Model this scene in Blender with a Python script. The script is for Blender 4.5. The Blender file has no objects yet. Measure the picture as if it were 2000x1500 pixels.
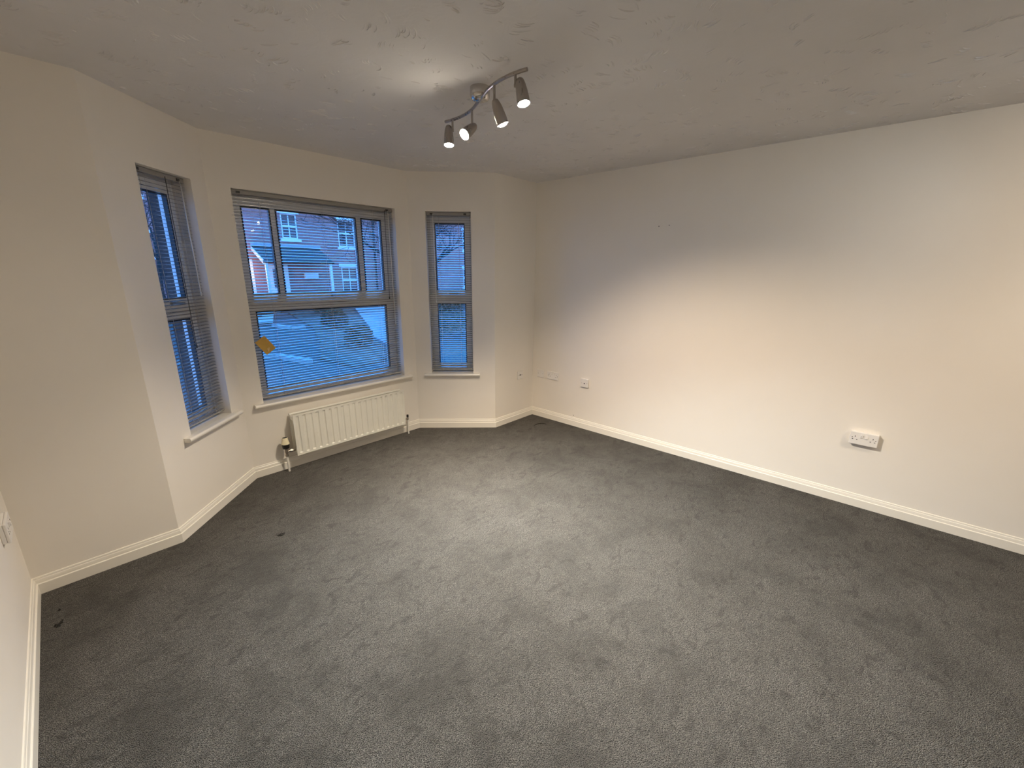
import bpy, bmesh, math, random
from mathutils import Vector, Matrix, Euler
import mathutils.noise as mnoise

S = bpy.context.scene
C = S.collection
PI = math.pi
R = math.radians

# ------------------------------------------------------------------ camera
CAM = Vector((0.0, 0.0, 1.5515))
c_r = Vector((0.68076945, -0.73245713, 0.0077147))
c_u = Vector((0.18564835, 0.18271664, 0.9654788))
c_f = Vector((0.70858143, 0.65583625, -0.26036736))
cd = bpy.data.cameras.new('camera')
cam = bpy.data.objects.new('camera', cd)
C.objects.link(cam)
cam.matrix_world = Matrix((
    (c_r.x, c_u.x, -c_f.x, CAM.x),
    (c_r.y, c_u.y, -c_f.y, CAM.y),
    (c_r.z, c_u.z, -c_f.z, CAM.z),
    (0, 0, 0, 1)))
cd.sensor_fit = 'HORIZONTAL'
cd.sensor_width = 36.0
cd.lens = 812.04 / 2000 * 36.0
cd.clip_start = 0.02
cd.clip_end = 200
S.camera = cam

# ------------------------------------------------------------------ exposure
S.view_settings.view_transform = 'Standard'
S.view_settings.look = 'None'
S.view_settings.exposure = 0.28
S.view_settings.gamma = 1.0
S.view_settings.use_curve_mapping = False
S.cycles.max_bounces = 14
S.cycles.diffuse_bounces = 8
S.cycles.glossy_bounces = 6
S.cycles.transparent_max_bounces = 16
S.cycles.sample_clamp_indirect = 4.0
S.cycles.use_denoising = True

# ------------------------------------------------------------------ world: dusk sky
W = bpy.data.worlds.new('dusk_sky')
S.world = W
W.use_nodes = True
wt = W.node_tree
for n in list(wt.nodes):
    wt.nodes.remove(n)
wo = wt.nodes.new('ShaderNodeOutputWorld')
wb = wt.nodes.new('ShaderNodeBackground')
wg = wt.nodes.new('ShaderNodeTexCoord')
wsx = wt.nodes.new('ShaderNodeSeparateXYZ')
wr = wt.nodes.new('ShaderNodeValToRGB')
wt.links.new(wg.outputs['Generated'], wsx.inputs[0])
wt.links.new(wsx.outputs['Z'], wr.inputs['Fac'])
wr.color_ramp.elements[0].position = 0.0
wr.color_ramp.elements[0].color = (0.24, 0.40, 0.90, 1)
wr.color_ramp.elements[1].position = 0.6
wr.color_ramp.elements[1].color = (0.045, 0.32, 1.0, 1)
e = wr.color_ramp.elements.new(0.2)
e.color = (0.10, 0.38, 1.0, 1)
wt.links.new(wr.outputs['Color'], wb.inputs['Color'])
wb.inputs['Strength'].default_value = 5.0
wt.links.new(wb.outputs[0], wo.inputs[0])

# lamp strengths (watts of the bulbs' spot light) and colours
WARM = (1.0, 0.79, 0.56)
NEUTRAL = (1.0, 0.86, 0.68)
COOL = (0.86, 0.96, 1.0)
BULB_W = {'A': 175.0, 'B': 30.0, 'C': 158.0, 'D': 265.0}
BULB2_W = {'A': 10.0, 'B': 20.0, 'C': 22.0, 'D': 22.0}

# ------------------------------------------------------------------ materials
def new_mat(name):
    m = bpy.data.materials.new(name)
    m.use_nodes = True
    nt = m.node_tree
    return m, nt, nt.nodes['Principled BSDF']


def setp(b, col=None, rough=None, metal=None, spec=None):
    if col is not None:
        b.inputs['Base Color'].default_value = (*col, 1)
    if rough is not None:
        b.inputs['Roughness'].default_value = rough
    if metal is not None:
        b.inputs['Metallic'].default_value = metal
    if spec is not None:
        b.inputs['Specular IOR Level'].default_value = spec


def coords(nt, scale=(1, 1, 1), rot=(0, 0, 0), kind='Object'):
    tc = nt.nodes.new('ShaderNodeTexCoord')
    mp = nt.nodes.new('ShaderNodeMapping')
    mp.inputs['Scale'].default_value = scale
    mp.inputs['Rotation'].default_value = rot
    nt.links.new(tc.outputs[kind], mp.inputs['Vector'])
    return mp.outputs['Vector']


def noise(nt, vec, scale, detail=4.0, rough=0.55, dist=0.0):
    n = nt.nodes.new('ShaderNodeTexNoise')
    n.inputs['Scale'].default_value = scale
    n.inputs['Detail'].default_value = detail
    n.inputs['Roughness'].default_value = rough
    n.inputs['Distortion'].default_value = dist
    nt.links.new(vec, n.inputs['Vector'])
    return n.outputs['Fac']


def ramp(nt, fac, stops):
    r = nt.nodes.new('ShaderNodeValToRGB')
    while len(r.color_ramp.elements) < len(stops):
        r.color_ramp.elements.new(0.5)
    for el, (p, c) in zip(r.color_ramp.elements, stops):
        el.position = p
        el.color = (*c, 1) if len(c) == 3 else c
    nt.links.new(fac, r.inputs['Fac'])
    return r.outputs['Color']


def bump(nt, b, height, strength=0.2, dist=0.01):
    n = nt.nodes.new('ShaderNodeBump')
    n.inputs['Strength'].default_value = strength
    n.inputs['Distance'].default_value = dist
    nt.links.new(height, n.inputs['Height'])
    nt.links.new(n.outputs['Normal'], b.inputs['Normal'])
    return n


def mixc(nt, fac, a, b, mode='MIX'):
    n = nt.nodes.new('ShaderNodeMix')
    n.data_type = 'RGBA'
    n.blend_type = mode
    for sock, v in ((n.inputs[0], fac), (n.inputs[6], a), (n.inputs[7], b)):
        if hasattr(v, 'is_output'):
            nt.links.new(v, sock)
        elif isinstance(v, (int, float)):
            sock.default_value = v
        else:
            sock.default_value = (*v, 1)
    return n.outputs[2]


def plain(name, col, rough=0.5, metal=0.0, var=0.04, nscale=12.0, bumps=None, spec=None):
    """a paint, plastic or metal with a little procedural wear"""
    m, nt, b = new_mat(name)
    setp(b, col, rough, metal, spec)
    v = coords(nt)
    f = noise(nt, v, nscale, 3)
    lo = tuple(max(0, c * (1 - var)) for c in col)
    hi = tuple(min(1, c * (1 + var)) for c in col)
    nt.links.new(ramp(nt, f, [(0.3, lo), (0.7, hi)]), b.inputs['Base Color'])
    if bumps:
        bump(nt, b, noise(nt, v, bumps[0], 3), bumps[1], 0.002)
    return m


def emit(name, col, strength):
    m, nt, b = new_mat(name)
    setp(b, (0.9, 0.9, 0.9), 0.3)
    b.inputs['Emission Color'].default_value = (*col, 1)
    b.inputs['Emission Strength'].default_value = strength
    return m


# painted plaster of the walls: faint roller stipple and scuffs
def wall_paint():
    m, nt, b = new_mat('wall_paint')
    setp(b, (0.80, 0.75, 0.68), 0.62, spec=0.3)
    v = coords(nt)
    big = noise(nt, v, 1.6, 4)
    nt.links.new(ramp(nt, big, [(0.3, (0.83, 0.78, 0.705)), (0.7, (0.85, 0.805, 0.74))]), b.inputs['Base Color'])
    fine = noise(nt, v, 260, 2)
    bump(nt, b, fine, 0.06, 0.0015)
    return m


def ceiling_paint():
    m, nt, b = new_mat('ceiling_plaster')
    setp(b, (0.74, 0.71, 0.67), 0.8, spec=0.08)
    v = coords(nt)
    f = noise(nt, v, 2.2, 5)
    nt.links.new(ramp(nt, f, [(0.3, (0.715, 0.695, 0.68)), (0.7, (0.76, 0.74, 0.73))]), b.inputs['Base Color'])
    n1 = noise(nt, v, 9, 5, 0.6, 1.5)
    bump(nt, b, n1, 0.35, 0.006)
    return m


def carpet_mat():
    m, nt, b = new_mat('carpet_pile')
    setp(b, (0.2, 0.19, 0.17), 0.95, spec=0.1)
    b.inputs['Sheen Weight'].default_value = 0.22
    b.inputs['Sheen Tint'].default_value = (1.0, 0.95, 0.88, 1)
    b.inputs['Sheen Roughness'].default_value = 0.6
    v = coords(nt)
    vr = coords(nt, (345, 250, 1), (0, 0, R(20)))
    wob = nt.nodes.new('ShaderNodeTexNoise')
    wob.inputs['Scale'].default_value = 0.9
    wob.inputs['Detail'].default_value = 3
    nt.links.new(vr, wob.inputs['Vector'])
    va = nt.nodes.new('ShaderNodeVectorMath')
    va.operation = 'MULTIPLY_ADD'
    va.inputs[1].default_value = (1.5, 1.5, 0)
    nt.links.new(wob.outputs['Color'], va.inputs[0])
    nt.links.new(vr, va.inputs[2])
    vo = nt.nodes.new('ShaderNodeTexVoronoi')
    vo.voronoi_dimensions = '2D'
    vo.inputs['Scale'].default_value = 1.0
    vo.inputs['Randomness'].default_value = 0.9
    nt.links.new(va.outputs[0], vo.inputs['Vector'])
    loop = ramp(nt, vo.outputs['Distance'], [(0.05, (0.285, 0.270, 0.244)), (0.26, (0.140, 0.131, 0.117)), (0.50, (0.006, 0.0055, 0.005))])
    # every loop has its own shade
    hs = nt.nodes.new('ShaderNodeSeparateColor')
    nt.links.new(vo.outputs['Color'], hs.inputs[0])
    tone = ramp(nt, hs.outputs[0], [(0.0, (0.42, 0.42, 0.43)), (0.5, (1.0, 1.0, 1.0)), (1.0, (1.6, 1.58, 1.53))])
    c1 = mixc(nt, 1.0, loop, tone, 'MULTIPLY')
    # trodden and brushed patches of pile
    p1 = noise(nt, v, 3.3, 7, 0.66, 0.5)
    t1 = ramp(nt, p1, [(0.34, (0.44, 0.43, 0.425)), (0.50, (0.90, 0.90, 0.90)), (0.64, (1.14, 1.15, 1.17))])
    c2 = mixc(nt, 1.0, c1, t1, 'MULTIPLY')
    p2 = noise(nt, coords(nt, (1.0, 1.9, 1), (0, 0, R(-38))), 10.5, 4, 0.6, 1.2)
    t2 = ramp(nt, p2, [(0.34, (0.30, 0.29, 0.285)), (0.44, (0.94, 0.94, 0.94)), (0.6, (1.05, 1.05, 1.05))])
    c3 = mixc(nt, 0.85, c2, t2, 'MULTIPLY')
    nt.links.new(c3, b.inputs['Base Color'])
    inv = nt.nodes.new('ShaderNodeMath')
    inv.operation = 'SUBTRACT'
    inv.inputs[0].default_value = 1.0
    nt.links.new(vo.outputs['Distance'], inv.inputs[1])
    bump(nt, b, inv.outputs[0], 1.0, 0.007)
    return m


def glass_mat():
    m = bpy.data.materials.new('window_glass')
    m.use_nodes = True
    nt = m.node_tree
    for n in list(nt.nodes):
        nt.nodes.remove(n)
    o = nt.nodes.new('ShaderNodeOutputMaterial')
    mx = nt.nodes.new('ShaderNodeMixShader')
    tr = nt.nodes.new('ShaderNodeBsdfTransparent')
    tr.inputs['Color'].default_value = (0.93, 0.95, 0.96, 1)
    gl = nt.nodes.new('ShaderNodeBsdfGlossy')
    gl.inputs['Roughness'].default_value = 0.0
    lw = nt.nodes.new('ShaderNodeLayerWeight')
    lw.inputs['Blend'].default_value = 0.5
    pw = nt.nodes.new('ShaderNodeMath')
    pw.operation = 'POWER'
    pw.inputs[1].default_value = 5.0
    ma = nt.nodes.new('ShaderNodeMath')
    ma.operation = 'MULTIPLY_ADD'
    ma.inputs[1].default_value = 0.95
    ma.inputs[2].default_value = 0.042
    nt.links.new(lw.outputs['Facing'], pw.inputs[0])
    nt.links.new(pw.outputs[0], ma.inputs[0])
    nt.links.new(ma.outputs[0], mx.inputs[0])
    nt.links.new(tr.outputs[0], mx.inputs[1])
    nt.links.new(gl.outputs[0], mx.inputs[2])
    nt.links.new(mx.outputs[0], o.inputs[0])
    return m


def brick_mat():
    m, nt, b = new_mat('red_brick')
    setp(b, (0.3, 0.16, 0.12), 0.85)
    tc = nt.nodes.new('ShaderNodeTexCoord')
    sx = nt.nodes.new('ShaderNodeSeparateXYZ')
    cb = nt.nodes.new('ShaderNodeCombineXYZ')
    nt.links.new(tc.outputs['Object'], sx.inputs[0])
    nt.links.new(sx.outputs['X'], cb.inputs['X'])
    nt.links.new(sx.outputs['Z'], cb.inputs['Y'])
    br = nt.nodes.new('ShaderNodeTexBrick')
    br.inputs['Scale'].default_value = 1.0
    br.inputs['Brick Width'].default_value = 0.225
    br.inputs['Row Height'].default_value = 0.075
    br.inputs['Mortar Size'].default_value = 0.008
    br.inputs['Color1'].default_value = (0.36, 0.135, 0.12, 1)
    br.inputs['Color2'].default_value = (0.27, 0.10, 0.09, 1)
    br.inputs['Mortar'].default_value = (0.26, 0.19, 0.17, 1)
    nt.links.new(cb.outputs[0], br.inputs['Vector'])
    f = noise(nt, tc.outputs['Object'], 0.7, 4)
    t = ramp(nt, f, [(0.3, (0.8, 0.8, 0.8)), (0.7, (1.15, 1.1, 1.1))])
    nt.links.new(mixc(nt, 1.0, br.outputs['Color'], t, 'MULTIPLY'), b.inputs['Base Color'])
    bump(nt, b, br.outputs['Fac'], 0.3, 0.006)
    return m


def tile_mat():
    m, nt, b = new_mat('roof_tiles')
    setp(b, (0.12, 0.11, 0.11), 0.8)
    v = coords(nt)
    w = nt.nodes.new('ShaderNodeTexWave')
    w.bands_direction = 'Y'
    w.wave_profile = 'SAW'
    w.inputs['Scale'].default_value = 1.1
    nt.links.new(v, w.inputs['Vector'])
    nt.links.new(ramp(nt, w.outputs['Fac'], [(0.0, (0.015, 0.015, 0.017)), (0.3, (0.05, 0.047, 0.047)), (1, (0.075, 0.07, 0.07))]), b.inputs['Base Color'])
    bump(nt, b, w.outputs['Fac'], 0.6, 0.02)
    return m


def ground_mat(name, lo, hi, scale, bscale=40, bs=0.4):
    m, nt, b = new_mat(name)
    setp(b, hi, 0.9)
    v = coords(nt)
    nt.links.new(ramp(nt, noise(nt, v, scale, 6), [(0.3, lo), (0.7, hi)]), b.inputs['Base Color'])
    bump(nt, b, noise(nt, v, bscale, 4), bs, 0.02)
    return m


def metal_mat(name, col, rough, scale=(1, 1, 1)):
    m, nt, b = new_mat(name)
    setp(b, col, rough, 1.0)
    v = coords(nt, scale)
    f = noise(nt, v, 60, 3)
    r = ramp(nt, f, [(0.3, (rough * 0.8,) * 3), (0.7, (rough * 1.25,) * 3)])
    nt.links.new(r, b.inputs['Roughness'])
    return m


M = {}
M['wall'] = wall_paint()
M['ceiling'] = ceiling_paint()
M['carpet'] = carpet_mat()
M['gloss'] = plain('white_gloss_paint', (0.83, 0.79, 0.71), 0.32, var=0.015, nscale=5)
M['upvc'] = plain('white_window_plastic', (0.80, 0.79, 0.77), 0.35, var=0.02)
M['gasket'] = plain('black_window_gasket', (0.012, 0.012, 0.014), 0.5)
M['glass'] = glass_mat()
M['slat'] = plain('grey_aluminium_slat', (0.48, 0.47, 0.455), 0.2, 0.72, var=0.03, nscale=30)
M['rail'] = plain('grey_painted_rail', (0.30, 0.285, 0.265), 0.45, 0.1, var=0.03)
M['cord'] = plain('blind_cord', (0.55, 0.53, 0.50), 0.8)
M['wand'] = plain('clear_plastic_wand', (0.75, 0.74, 0.71), 0.15)
M['dark_fit'] = plain('dark_blind_fitting', (0.03, 0.028, 0.026), 0.5)
M['radiator'] = plain('radiator_enamel', (0.80, 0.78, 0.70), 0.35, var=0.012)
M['cream'] = plain('aged_cream_plastic', (0.80, 0.72, 0.50), 0.4, var=0.05)
M['black'] = plain('black_plastic', (0.012, 0.010, 0.010), 0.4)
M['brass'] = metal_mat('tarnished_nickel', (0.42, 0.37, 0.32), 0.35)
M['pipe'] = plain('white_painted_pipe', (0.78, 0.75, 0.69), 0.4)
M['chrome'] = metal_mat('polished_chrome', (0.62, 0.59, 0.56), 0.08)
M['nickel'] = metal_mat('brushed_nickel', (0.42, 0.385, 0.35), 0.3, (1, 1, 0.15))
M['socket'] = plain('white_socket_plastic', (0.82, 0.79, 0.75), 0.3, var=0.01)
M['hole'] = plain('dark_slot', (0.015, 0.013, 0.012), 0.7)
M['bulb_warm'] = emit('lit_bulb_warm', (1.0, 0.90, 0.74), 190)
M['bulb_cool'] = emit('lit_bulb_cool', (0.92, 0.97, 1.0), 170)
M['card'] = plain('yellow_card', (0.62, 0.37, 0.075), 0.6, var=0.06, nscale=30)
M['card_mark'] = plain('pale_card_print', (0.80, 0.60, 0.32), 0.55)
M['lint'] = plain('dark_lint', (0.02, 0.017, 0.014), 0.9)
M['brick'] = brick_mat()
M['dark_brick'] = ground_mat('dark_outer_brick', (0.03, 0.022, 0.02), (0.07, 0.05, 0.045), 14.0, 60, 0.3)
M['tile'] = tile_mat()
M['white_out'] = plain('outdoor_white_paint', (0.62, 0.62, 0.62), 0.45, var=0.05)
M['render'] = plain('cream_render', (0.55, 0.50, 0.44), 0.85, var=0.06, nscale=6)
M['lead'] = plain('lead_flashing', (0.26, 0.27, 0.28), 0.5)
M['dark_glass'] = plain('dark_pane', (0.02, 0.022, 0.03), 0.06)
M['tarmac'] = ground_mat('tarmac', (0.035, 0.034, 0.033), (0.06, 0.058, 0.056), 3.0, 90)
M['kerb'] = plain('concrete_kerb', (0.30, 0.295, 0.28), 0.8, var=0.15, nscale=20)
M['paving'] = ground_mat('pale_paving', (0.24, 0.24, 0.235), (0.33, 0.325, 0.32), 2.0, 30, 0.2)
M['mulch'] = ground_mat('bark_mulch', (0.04, 0.025, 0.017), (0.13, 0.09, 0.062), 4.0, 60, 0.8)
M['leaf'] = ground_mat('shrub_leaves', (0.015, 0.028, 0.015), (0.045, 0.07, 0.035), 9.0, 60, 0.4)
M['bark'] = ground_mat('tree_bark', (0.006, 0.005, 0.005), (0.016, 0.013, 0.012), 9.0, 40, 0.6)
M['bin'] = plain('pale_green_plastic', (0.50, 0.62, 0.55), 0.45, var=0.04)
M['lamp_glow'] = emit('lit_porch_lamp', (1.0, 0.72, 0.45), 25)


# ------------------------------------------------------------------ mesh helpers
class MB:
    def __init__(self):
        self.v, self.f, self.s = [], [], []

    def add(self, vs, fs, smooth=False):
        o = len(self.v)
        self.v += [Vector(p) for p in vs]
        self.f += [tuple(i + o for i in f) for f in fs]
        self.s += [smooth] * len(fs)
        return self

    def box(self, x0, x1, y0, y1, z0, z1, rot=None, at=None):
        vs = [Vector((x, y, z)) for z in (z0, z1) for y in (y0, y1) for x in (x0, x1)]
        if rot is not None:
            vs = [rot @ p for p in vs]
        if at is not None:
            vs = [p + Vector(at) for p in vs]
        return self.add(vs, [(0, 2, 3, 1), (4, 5, 7, 6), (0, 1, 5, 4), (2, 6, 7, 3), (0, 4, 6, 2), (1, 3, 7, 5)])

    def prism(self, plan, z0, z1):
        n = len(plan)
        vs = [(x, y, z0) for x, y in plan] + [(x, y, z1) for x, y in plan]
        fs = [tuple(reversed(range(n))), tuple(range(n, 2 * n))]
        fs += [(i, (i + 1) % n, n + (i + 1) % n, n + i) for i in range(n)]
        return self.add(vs, fs)

    def tube(self, pts, rad, sides=10, caps=True, smooth=True):
        pts = [Vector(p) for p in pts]
        rads = rad if isinstance(rad, (list, tuple)) else [rad] * len(pts)
        vs, fs = [], []
        up = None
        for i, p in enumerate(pts):
            a = pts[max(i - 1, 0)]
            b = pts[min(i + 1, len(pts) - 1)]
            t = (b - a).normalized()
            if up is None:
                up = t.orthogonal().normalized()
            up = (up - t * up.dot(t))
            if up.length < 1e-6:
                up = t.orthogonal()
            up.normalize()
            w = t.cross(up)
            for k in range(sides):
                an = 2 * PI * k / sides
                vs.append(p + (up * math.cos(an) + w * math.sin(an)) * rads[i])
        for i in range(len(pts) - 1):
            for k in range(sides):
                k2 = (k + 1) % sides
                fs.append((i * sides + k, i * sides + k2, (i + 1) * sides + k2, (i + 1) * sides + k))
        self.add(vs, fs, smooth)
        if caps:
            o = len(self.v) - len(vs)
            self.f.append(tuple(o + k for k in reversed(range(sides))))
            self.f.append(tuple(o + (len(pts) - 1) * sides + k for k in range(sides)))
            self.s += [False, False]
        return self

    def lathe(self, prof, origin=(0, 0, 0), axis=(0, 0, 1), sides=28, smooth=True, close=False):
        """prof: (radius, distance along axis)"""
        axis = Vector(axis).normalized()
        a = axis.orthogonal().normalized()
        b = axis.cross(a)
        o = Vector(origin)
        vs, fs = [], []
        n = len(prof)
        for rr, h in prof:
            for k in range(sides):
                an = 2 * PI * k / sides
                vs.append(o + axis * h + (a * math.cos(an) + b * math.sin(an)) * max(rr, 1e-5))
        rng = range(n) if close else range(n - 1)
        for i in rng:
            j = (i + 1) % n
            for k in range(sides):
                k2 = (k + 1) % sides
                fs.append((i * sides + k, i * sides + k2, j * sides + k2, j * sides + k))
        return self.add(vs, fs, smooth)

    def sweep(self, prof_pts_a, prof_pts_b, caps=True):
        """skin between two matching closed outlines"""
        n = len(prof_pts_a)
        vs = list(prof_pts_a) + list(prof_pts_b)
        fs = [(i, (i + 1) % n, n + (i + 1) % n, n + i) for i in range(n)]
        if caps:
            fs += [tuple(reversed(range(n))), tuple(range(n, 2 * n))]
        return self.add(vs, fs)

    def build(self, name, mat, parent=None, loc=None, matrix=None, bevel=0.0, segs=2, sharp=35):
        me = bpy.data.meshes.new(name)
        me.from_pydata([tuple(p) for p in self.v], [], self.f)
        bm = bmesh.new()
        bm.from_mesh(me)
        bmesh.ops.recalc_face_normals(bm, faces=bm.faces[:])
        for f, s in zip(bm.faces, self.s):
            f.smooth = s
        for ed in bm.edges:
            if len(ed.link_faces) == 2 and ed.calc_face_angle(0) > R(sharp):
                ed.smooth = False
        bm.to_mesh(me)
        bm.free()
        me.materials.append(mat)
        o = bpy.data.objects.new(name, me)
        C.objects.link(o)
        if parent is not None:
            o.parent = parent
        if loc is not None:
            o.location = loc
        if matrix is not None:
            o.matrix_world = matrix
        if bevel > 0:
            md = o.modifiers.new('bevel', 'BEVEL')
            md.width = bevel
            md.segments = segs
            md.limit_method = 'ANGLE'
            md.angle_limit = R(40)
            md.harden_normals = False
        return o


def tag(o, label=None, cat=None, group=None, kind=None):
    if label:
        o['label'] = label
    if cat:
        o['category'] = cat
    if group:
        o['group'] = group
    if kind:
        o['kind'] = kind
    return o


def empty(name, matrix=None, loc=None):
    o = bpy.data.objects.new(name, None)
    o.empty_display_size = 0.05
    C.objects.link(o)
    if matrix is not None:
        o.matrix_world = matrix
    if loc is not None:
        o.location = loc
    return o


def copy_tree(o, parent=None):
    c = o.copy()
    C.objects.link(c)
    if parent is not None:
        c.parent = parent
    for ch in list(o.children):
        copy_tree(ch, c)
    return c


# ------------------------------------------------------------------ room plan (clockwise, inside on the right)
H = 2.4
T = 0.28
PL = [(-0.3358, -2.3), (-0.3358, 2.8705), (0.2389, 2.8705), (0.7913, 3.4247),
      (2.3036, 3.4247), (2.8521, 2.8705), (3.4387, 2.8705), (3.5804, -2.3)]
NP = len(PL)
SIDE = ['left', 'front_left', 'bay_left', 'bay_front', 'bay_right', 'front_right', 'right', 'back']


def dirs(i):
    a = Vector(PL[i % NP])
    b = Vector(PL[(i + 1) % NP])
    d = (b - a).normalized()
    return a, b, d


def mitre(i, t):
    """corner i moved t towards the inside of the room"""
    _, _, d1 = dirs(i - 1)
    _, _, d2 = dirs(i)
    n1 = Vector((d1.y, -d1.x))
    n2 = Vector((d2.y, -d2.x))
    m = (n1 + n2) / (1 + n1.dot(n2))
    return Vector(PL[i % NP]) + m * t


def frame(i, s=0.0, inset=0.0, z=0.0):
    """local axes on wall i: x along it, y outwards, z up"""
    a, b, d = dirs(i)
    n = Vector((-d.y, d.x))
    p = a + d * s + n * inset
    return Matrix(((d.x, n.x, 0, p.x), (d.y, n.y, 0, p.y), (0, 0, 1, z), (0, 0, 0, 1)))


# openings: wall -> (s0, s1, z0, z1)
OPEN = {2: (0.238, 0.641, 0.578, 2.083), 3: (0.135, 1.375, 0.574, 2.079), 4: (0.150, 0.563, 0.574, 2.074)}

T1 = 0.17


def leaf(i, t0, t1):
    """the masonry of wall i between the depths t0 and t1, with its window opening"""
    a, b, d = dirs(i)
    n = Vector((-d.y, d.x))
    ia, ib = mitre(i, -t0), mitre(i + 1, -t0)
    oa, ob = mitre(i, -t1), mitre(i + 1, -t1)
    mb = MB()
    if i not in OPEN:
        mb.prism([ia, ib, ob, oa], 0, H)
    else:
        s0, s1, z0, z1 = OPEN[i]
        p0, p1 = a + d * s0 + n * t0, a + d * s1 + n * t0
        q0, q1 = a + d * s0 + n * t1, a + d * s1 + n * t1
        mb.prism([ia, p0, q0, oa], 0, H)
        mb.prism([p1, ib, ob, q1], 0, H)
        mb.prism([p0, p1, q1, q0], 0, z0)
        mb.prism([p0, p1, q1, q0], z1, H)
    return mb


for i in range(NP):
    o = leaf(i, 0.0, T1).build('wall_' + SIDE[i], M['wall'])
    tag(o, kind='structure')
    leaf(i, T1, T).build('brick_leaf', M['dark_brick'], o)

outer = [mitre(i, -T) for i in range(NP)]
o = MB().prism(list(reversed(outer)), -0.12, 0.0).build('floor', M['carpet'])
tag(o, kind='structure')

# ceiling slab with its hand-stippled plaster ridges
random.seed(11)
mb = MB()
mb.prism(list(reversed(outer)), H, H + 0.12)


def inside(x, y):
    c = False
    j = NP - 1
    for i in range(NP):
        xi, yi = PL[i]
        xj, yj = PL[j]
        if (yi > y) != (yj > y) and x < (xj - xi) * (y - yi) / (yj - yi) + xi:
            c = not c
        j = i
    return c


def ridge(x, y, ang, length, curve, w, h):
    n = 7
    vs, fs = [], []
    px, py, an = x, y, ang
    for k in range(n + 1):
        t = k / n
        ta = math.sin(PI * min(max(t, 0.03), 0.97)) ** 0.6
        ww, hh = w * ta, h * ta * (0.75 + 0.5 * t)
        nx, ny = -math.sin(an), math.cos(an)
        vs += [(px - nx * ww, py - ny * ww, H + 0.0004), (px + nx * ww * 0.25, py + ny * ww * 0.25, H - hh),
               (px + nx * ww, py + ny * ww, H + 0.0004)]
        px += math.cos(an) * length / n
        py += math.sin(an) * length / n
        an += curve / n
    for k in range(n):
        o_ = k * 3
        fs += [(o_, o_ + 1, o_ + 4, o_ + 3), (o_ + 1, o_ + 2, o_ + 5, o_ + 4)]
    return vs, fs


cnt = 0
while cnt < 1500:
    x = random.uniform(-0.3, 3.5)
    y = random.uniform(-1.2, 3.4)
    if not inside(x, y):
        continue
    cnt += 1
    base = mnoise.noise(Vector((x * 1.3, y * 1.3, 2.0))) * 4.5
    k = random.choice([1, 1, 2, 3, 4, 6])
    cv = random.choice([-1, 1]) * random.uniform(0.3, 1.6)
    ln = random.uniform(0.02, 0.075)
    for j in range(k):
        xx = x - math.sin(base) * 0.014 * j + random.uniform(-.004, .004)
        yy = y + math.cos(base) * 0.014 * j + random.uniform(-.004, .004)
        if not inside(xx, yy):
            continue
        vs, fs = ridge(xx, yy, base + random.uniform(-.15, .15), ln * random.uniform(.6, 1.15), cv,
                       random.uniform(0.0014, 0.0030), random.uniform(0.0014, 0.0036))
        mb.add(vs, fs, True)
o = mb.build('ceiling', M['ceiling'], sharp=80)
tag(o, kind='structure')

# skirting boards
SK = [(0, 0), (0.016, 0), (0.016, 0.0535), (0.0148, 0.0555), (0.0115, 0.0565), (0.0105, 0.0590), (0.0105, 0.0625),
      (0.0095, 0.0700), (0.0082, 0.0760), (0.0062, 0.0785), (0.0060, 0.0830), (0.0042, 0.0880), (0, 0.0890)]
for i in range(NP):
    pa = [(*mitre(i, t), z) for t, z in SK]
    pb = [(*mitre(i + 1, t), z) for t, z in SK]
    o = MB().sweep(pa, pb).build('baseboard_' + SIDE[i], M['gloss'])
    tag(o, kind='structure')

# ------------------------------------------------------------------ windows
FY0, FY1 = 0.105, 0.165     # depth of the frame inside the reveal


def rect_ring(mb, x0, x1, z0, z1, w, y0, y1):
    mb.box(x0, x1, y0, y1, z0, z0 + w)
    mb.box(x0, x1, y0, y1, z1 - w, z1)
    mb.box(x0, x0 + w, y0, y1, z0 + w, z1 - w)
    mb.box(x1 - w, x1, y0, y1, z0 + w, z1 - w)
    return mb


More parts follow.
